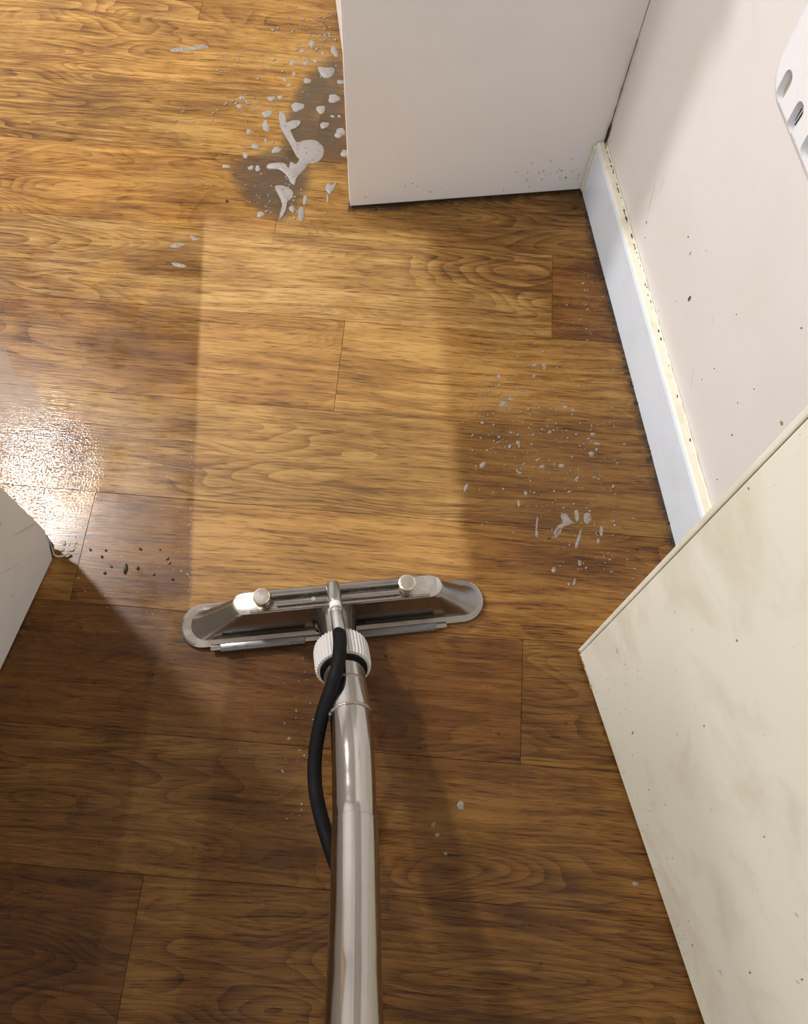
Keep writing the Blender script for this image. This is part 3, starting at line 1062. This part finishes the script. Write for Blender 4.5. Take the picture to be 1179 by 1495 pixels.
# films of soapy water
def film(name, label, pts, mat):
    out = poly_outline(pts, 4)
    c = sum(out, Vector()) / len(out)
    bm = bmesh.new()
    lay = bm.verts.layers.float.new('film')
    rings = []
    steps = [(1.0, 0.0), (0.90, 0.30), (0.78, 0.68), (0.62, 1.0), (0.3, 1.0)]
    for s, f in steps:
        rings.append([bm.verts.new(((p_ - c) * s) + Vector((0, 0, ZF * (1 if s == 1 else 1.6)))) for p_ in out])
    n = len(out)
    for (s, f), ring in zip(steps, rings):
        for v in ring: v[lay] = f
    for i in range(len(rings) - 1):
        for k in range(n): bm.faces.new((rings[i][k], rings[i][(k + 1) % n], rings[i + 1][(k + 1) % n], rings[i + 1][k]))
    bm.faces.new(rings[-1])
    o = from_bm(name, bm, M[mat])
    o.location = (c.x, c.y, 0)
    return tag(o, label, 'puddle')


film('soapy_puddle', 'thin grey soapy puddle spreading along the cabinet panel', [(503, 75), (470, 85), (442, 108), (425, 140), (412, 180), (408, 215), (420, 240), (465, 243), (507, 236), (507, 150)], 'film_grey')
film('soapy_puddle', 'thin brownish puddle around the ragged triangular foam', [(446, 222), (405, 208), (375, 222), (345, 230), (328, 250), (345, 285), (385, 318), (415, 328), (443, 302), (458, 262)], 'film_grey')
film('soapy_puddle', 'pale soapy puddle beyond the board with the broken corner', [(-60, 480), (-5, 492), (12, 515), (22, 540), (30, 552), (50, 555), (58, 570), (75, 592), (85, 605), (60, 622), (30, 628), (-60, 630)], 'film_pale')

foam_obj(poly_outline([(407, 166), (413, 164), (417, 172), (418, 179), (426, 176), (437, 176), (438, 181), (430, 188), (424, 190), (428, 200), (434, 208), (445, 205), (459, 205), (469, 211), (473, 221), (469, 232),
                       (459, 239), (450, 239), (445, 247), (438, 254), (432, 262), (430, 270), (424, 267), (421, 261), (417, 255), (411, 250), (404, 247), (392, 247), (389, 243), (393, 240), (404, 239), (415, 240), (421, 247),
                       (424, 238), (432, 241), (437, 234), (432, 228), (425, 214), (416, 199), (409, 186)], 3),
         'long branching blob of white soap foam in the grey puddle', 0.0012)
foam_obj(poly_outline([(401, 273), (410, 271), (420, 274), (428, 280), (427, 290), (420, 295), (418, 305), (413, 317), (408, 318), (411, 305), (411, 295), (406, 285)], 3), 'ragged triangular foam blob below the branching foam', 0.0018)
foam_obj(poly_outline([(464, 98), (475, 99), (487, 100), (487, 108), (480, 114), (471, 113), (466, 106)], 3), 'squarish foam blob with a small hole beside the cabinet')
foam_obj(poly_outline([(478, 267), (485, 271), (491, 266), (488, 275), (482, 284), (479, 282), (475, 276)], 3), 'heart-shaped foam blob near the foot of the cabinet panel')
foam_obj(poly_outline([(437, 303), (443, 304), (444, 315), (443, 322), (437, 323), (435, 314)], 3), 'upright oblong foam streak below the branching foam')
blobs = [(434, 156, 9.5, 6.5, .3), (468, 160, 7.5, 5.2, -.1), (487, 144, 7.5, 7, .6), (473, 183, 5.8, 5, 0), (496, 194, 7.5, 7, -.5), (403, 219, 6.6, 4.6, 0), (390, 166, 7, 5.2, 0), (388, 184, 5.5, 7.5, 0),
         (396, 144, 5.5, 3.4, .1), (372, 214, 4.8, 4, .5), (497, 120, 5, 3.5, 0), (358, 227, 4.2, 3.6, 0), (364, 237, 1, 1, 0), (488, 75, 4.6, 8, -.3), (455, 64, 4, 4.5, .7), (448, 118, 5, 4.5, 0), (428, 92, 5.5, 3, 0),
         (446, 92, 4, 3, .3), (460, 89, 3.2, 2.6, 0), (441, 75, 3, 2.5, 0), (429, 108, 3, 2.8, 0), (416, 116, 3.4, 2.4, 0), (422, 124, 3.4, 2.4, -.4), (409, 142, 3.2, 3.4, 0), (349, 155, 4.5, 2.6, 0), (353, 143, 4, 2.4, 0),
         (330, 243, 5.5, 2.6, 0), (366, 245, 4.4, 3.2, 0), (376, 246, 4.2, 4, 0), (363, 192, 4, 3, 0), (380, 313, 4.6, 4.6, 0), (426, 305, 4, 5, .3), (445, 292, 2.6, 8, .1), (485, 170, 3, 2, 0), (495, 170, 2.4, 2, 0),
         (503, 224, 5, 6, 0), (478, 290, 1.6, 6, 0), (388, 205, 2.4, 2.4, 0), (471, 78, 2.5, 3, 0), (350, 305, 1, 1, 0)]
for i, b in enumerate(blobs):
    if b[2] < 1.5: continue
    px, py, rx, ry = b[:4]
    size = 'large' if rx * ry > 45 else 'medium' if rx * ry > 18 else 'small' if rx * ry > 9 else 'tiny'
    shape = 'upright' if ry > rx * 1.25 else 'oval' if rx > ry * 1.3 else 'round'
    if px > 480: zone = 'close against the foot of the cabinet'
    elif py > 270: zone = 'below the ragged triangular foam'
    elif py < 70: zone = 'far along the cabinet beyond the squarish blob'
    elif py < 130: zone = 'beside the squarish blob' if px > 440 else 'on the plank edge away from the cabinet'
    elif px > 420: zone = 'between the branching foam and the cabinet'
    elif px > 380: zone = 'on the open side of the branching foam'
    else: zone = 'at the outer rim of the grey puddle'
    foam_obj(blob_outline(*b), f'{size} {shape} foam blob {zone}', 0.0008)
for pts, lab in [([(249, 72), (262, 69), (278, 69), (290, 65), (304, 67), (300, 71), (285, 73), (270, 75), (252, 76)], 'long thin foam streak far out on the planks'),
                 ([(250, 384), (258, 383), (271, 388), (269, 391), (256, 389)], 'short foam dash beside the corner of the cleaned strip'),
                 ([(277, 344), (285, 346), (290, 350), (281, 351)], 'small foam fleck on the seam above the cleaned strip'),
                 ([(249, 358), (262, 355), (270, 357), (262, 361), (251, 362)], 'thin foam dash on the wet plank left of the strip')]:
    foam_obj(poly_outline(pts, 3), lab, 0.0007, 'thin_foam', 'thin foam streaks left of the cleaned strip')
# thinner foam by the skirting
for pts, lab in [([(818, 752), (826, 750), (831, 757), (836, 764), (826, 768), (818, 773), (813, 780), (808, 779), (813, 768), (821, 763)], 'pale triangular foam smear between the strip and the skirting'),
                 ([(852, 751), (860, 749), (863, 757), (858, 765), (853, 762)], 'oval foam smear beside the triangular smear'),
                 ([(838, 747), (843, 745), (845, 757), (841, 761)], 'narrow foam smear beside the triangular smear'),
                 ([(810, 775), (820, 770), (817, 780), (810, 785)], 'small foam smear on the seam by the triangular smear'),
                 ([(678, 709), (684, 706), (681, 714), (677, 719)], 'faint foam smear at the right edge of the cleaned strip'),
                 ([(700, 678), (707, 674), (708, 679), (702, 683)], 'faint foam dash beside the right edge of the strip'),
                 ([(845, 778), (849, 772), (846, 790), (841, 801), (839, 796)], 'foam drip streak pointing from the smears to the door'),
                 ([(876, 768), (880, 770), (879, 782), (875, 780)], 'foam streak between the smears and the skirting'),
                 ([(783, 757), (785, 756), (784, 772), (785, 783), (781, 782)], 'thin upright foam streak by the strip')]:
    foam_obj(poly_outline(pts, 3), lab, 0.0005, 'thin_foam', 'thin foam smears near the skirting', inset=.0006)
for px, py, rx, ry in [(802, 631, 2.8, 2.4), (863, 663, 4.2, 3.6), (865, 634, 3, 2.4), (756, 646, 2.6, 3), (791, 681, 3.6, 2.6), (767, 720, 2.8, 2.8), (819, 680, 3.8, 3.4), (871, 648, 4.5, 2.2), (734, 590, 4.2, 4.4), (728, 550, 3, 3), (794, 535, 3.4, 4),
                       (780, 533, 4, 2.2), (746, 583, 3.4, 2.6), (825, 594, 3, 2.6), (836, 599, 2.6, 2.6), (779, 549, 2.6, 2.2), (841, 700, 3, 2.6), (758, 690, 3, 2.4), (757, 735, 2, 4.5), (873, 790, 2.4, 4), (846, 822, 2.4, 5), (808, 832, 3, 4.5), (838, 850, 2, 5),
                       (672, 1176, 5.5, 6), (632, 1204, 4, 3.6), (638, 1219, 3, 3), (650, 1246, 3, 2.6), (927, 1290, 4, 3.5), (422, 1078, 2.6, 2.2)]:
    size = 'larger' if rx * ry > 11 else 'small' if rx * ry > 7 else 'tiny'
    zone = ('beside the wand tube' if py > 1000 and px < 700 else 'beside the cream door' if py > 1000 else 'below the triangular foam smear' if py > 775 else
            'near the skirting' if px > 850 else 'on the plank of the triangular smear' if py > 628 else 'on the light plank beside the cleaned strip' if px < 760 else 'on the light plank towards the skirting')
    foam_obj(blob_outline(px, py, rx, ry, random.uniform(-.4, .4), 12), f'{size} pale foam droplet {zone}', 0.0004, 'thin_foam', 'pale foam droplets on the wet planks', 'foam_droplet', .0006)

# spray of tiny droplets: too many to count
bm = bmesh.new()


def droplet(px, py, r):
    c = at(px, py, 0.0)
    m = Matrix.Translation(c + Vector((0, 0, ZF + r * .12))) @ Matrix.Rotation(random.uniform(0, 3), 4, 'Z') @ Matrix.Diagonal((r * random.uniform(.8, 1.5), r * random.uniform(.7, 1), r * .28, 1))
    bmesh.ops.create_icosphere(bm, subdivisions=1, radius=1, matrix=m)


for _ in range(210):
    px = random.gauss(365, 48); py = random.gauss(140, 55)
    if px < 500 and 20 < py < 300: droplet(px, py, abs(random.gauss(0, .0010)) + .0006)
for _ in range(120):
    px = random.gauss(465, 26); py = random.gauss(45, 32)
    if px < 494: droplet(px, py, abs(random.gauss(0, .0013)) + .0008)
for _ in range(110):
    px = random.gauss(412, 32); py = random.gauss(295, 18)
    if px < 500: droplet(px, py, abs(random.gauss(0, .0009)) + .0006)
for _ in range(150): droplet(random.gauss(735, 32), random.gauss(580, 34), abs(random.gauss(0, .0008)) + .0005)
for _ in range(240):
    px = random.gauss(800, 62); py = random.gauss(650, 52)
    if px < 890 + (py - 500) * .2: droplet(px, py, abs(random.gauss(0, .0009)) + .0005)
for _ in range(110):
    px = random.gauss(855, 40); py = random.gauss(780, 55)
    if px < 930: droplet(px, py, abs(random.gauss(0, .0008)) + .0005)
for _ in range(70):
    px = random.gauss(858, 16); py = random.gauss(445, 28)
    if px < 880: droplet(px, py, abs(random.gauss(0, .0007)) + .0004)
o = from_bm('foam_spray', bm, M['foam'], None, smooth=True)
tag(o, 'fine spray of tiny foam droplets scattered over the wet planks', 'soap foam', kind='stuff')

# clear beads of water where the lamp glints
M['water'] = (lambda g: g.out(Base_Color=c4(1, 1, 1), Roughness=.03, IOR=1.33, Transmission_Weight=1.0))(NT('water_bead'))
bm = bmesh.new()
for _ in range(50):
    px = random.gauss(60, 48); py = random.gauss(700, 42)
    if px > 0 and py < 712 + px * .95 - 4: droplet(px, py, abs(random.gauss(0, .0007)) + .0005)
for _ in range(60): droplet(random.gauss(278, 3), random.uniform(640, 880), abs(random.gauss(0, .0006)) + .0004)
for _ in range(90): droplet(random.gauss(190, 60), random.gauss(780, 60), abs(random.gauss(0, .0006)) + .0004)
for _ in range(60): droplet(random.gauss(440, 22), random.uniform(930, 1220), abs(random.gauss(0, .0006)) + .0004)
o = from_bm('water_beads', bm, M['water'], None, smooth=True)
tag(o, 'tiny clear beads of water glinting on the planks by the broken board', 'water', kind='stuff')

# ------------------------------------------------------------------ crumbs of dirt
def crumb(px, py, rx, ry, rot, label, group='dirt crumbs on the wet plank', mat='crumb'):
    c = at(px, py)
    bm = bmesh.new()
    bmesh.ops.create_icosphere(bm, subdivisions=2, radius=1)
    for v in bm.verts: v.co *= random.uniform(.75, 1.15)
    s = c.length * 0 + 0.00092
    for v in bm.verts:
        v.co = Vector((v.co.x * rx * s, v.co.y * ry * s, v.co.z * min(rx, ry) * s * .7))
    zmin = min(v.co.z for v in bm.verts)
    for v in bm.verts: v.co.z -= zmin
    o = from_bm('dirt_crumb', bm, M[mat], None, smooth=True)
    o.location = (c.x, c.y, 0.0002); o.rotation_euler = (0, 0, rot)
    tag(o, label, 'dirt', group)


crumb(183.5, 831, 2.6, 8.5, 0.05, 'long dark crumb of dirt on the dark plank beside the strip', None)
crumb(220, 985, 3.2, 3.0, 0, 'lone black crumb on the shaded plank near the white board', None)
crumb(713, 293, 2.4, 2.0, 0, 'lone dark crumb on the plank in front of the cabinet panel', None)
crumb(331, 294, 2.6, 2.8, 0, 'dark crumb beside the grey puddle', None)
for px, py, r in [(154, 803, 2.6), (149, 813, 2.2), (162, 827, 2.8), (205, 802, 2.4), (233, 802, 2.2), (244, 815, 2.8), (247, 822, 2.4), (201, 830, 2.8), (224, 838, 2.6), (153, 837, 2.4), (252, 846, 2.2), (132, 803, 2.2), (120, 838, 2)]:
    crumb(px, py, r, r * .8, random.uniform(0, 3), 'tiny dark crumb of grit ' + ('close to the broken board corner' if px < 140 else 'between the long crumb and the broken board' if px < 175 else 'right beside the long dark crumb' if px < 215 else 'near the edge of the cleaned strip'), 'grit on the dark plank', random.choice(['crumb', 'crumb_wet']))
for px, py in [(801, 786), (929, 802), (563, 958), (572, 960), (727, 1071), (825, 1056), (788, 1406), (612, 1092)]:
    crumb(px, py, 1.8, 1.6, 0, 'black speck of grit ' + ('beside the wand nut' if px < 620 else 'near the foam smears by the skirting' if py < 900 else 'on the planks between wand tube and cream door'), 'black specks near the door')
bm = bmesh.new()
for _ in range(90):
    al = -random.uniform(0.0, 0.66)
    c = wp(al, abs(random.gauss(0, .003)) + .0012, 0.0)
    s = random.uniform(.0006, .0019)
    m = Matrix.Translation(c + Vector((0, 0, s * .5 + ZF))) @ Matrix.Rotation(random.uniform(0, 3), 4, 'Z') @ Matrix.Diagonal((s * 1.6, s, s * .6, 1))
    bmesh.ops.create_icosphere(bm, subdivisions=1, radius=1, matrix=m)
for _ in range(50):
    c = PC + PX * random.uniform(0, plen - .02) - PY * (abs(random.gauss(0, .003)) + .001)
    s = random.uniform(.0005, .0017)
    m = Matrix.Translation(Vector((c.x, c.y, s * .5 + ZF))) @ Matrix.Rotation(random.uniform(0, 3), 4, 'Z') @ Matrix.Diagonal((s * 1.8, s, s * .6, 1))
    bmesh.ops.create_icosphere(bm, subdivisions=1, radius=1, matrix=m)
tag(from_bm('edge_grit', bm, M['crumb']), 'dark grit gathered along the foot of skirting and cabinet', 'dirt', kind='stuff')

# ------------------------------------------------------------------ square the room to the world axes
RZ = Matrix.Rotation(math.radians(-11.374), 4, 'Z')
bpy.context.view_layer.update()
done = set()
for o in list(bpy.data.objects):
    if o.type in ('CAMERA', 'LIGHT') or o.name.startswith('plank'):
        o.matrix_local = RZ @ o.matrix_local
        continue
    o.location = RZ @ o.location
    if o.type == 'MESH' and o.data.name not in done:
        done.add(o.data.name)
        o.data.transform(RZ)
    if o.parent is not None:
        o.matrix_parent_inverse = Matrix.Translation(RZ @ o.matrix_parent_inverse.translation)
bpy.context.view_layer.update()
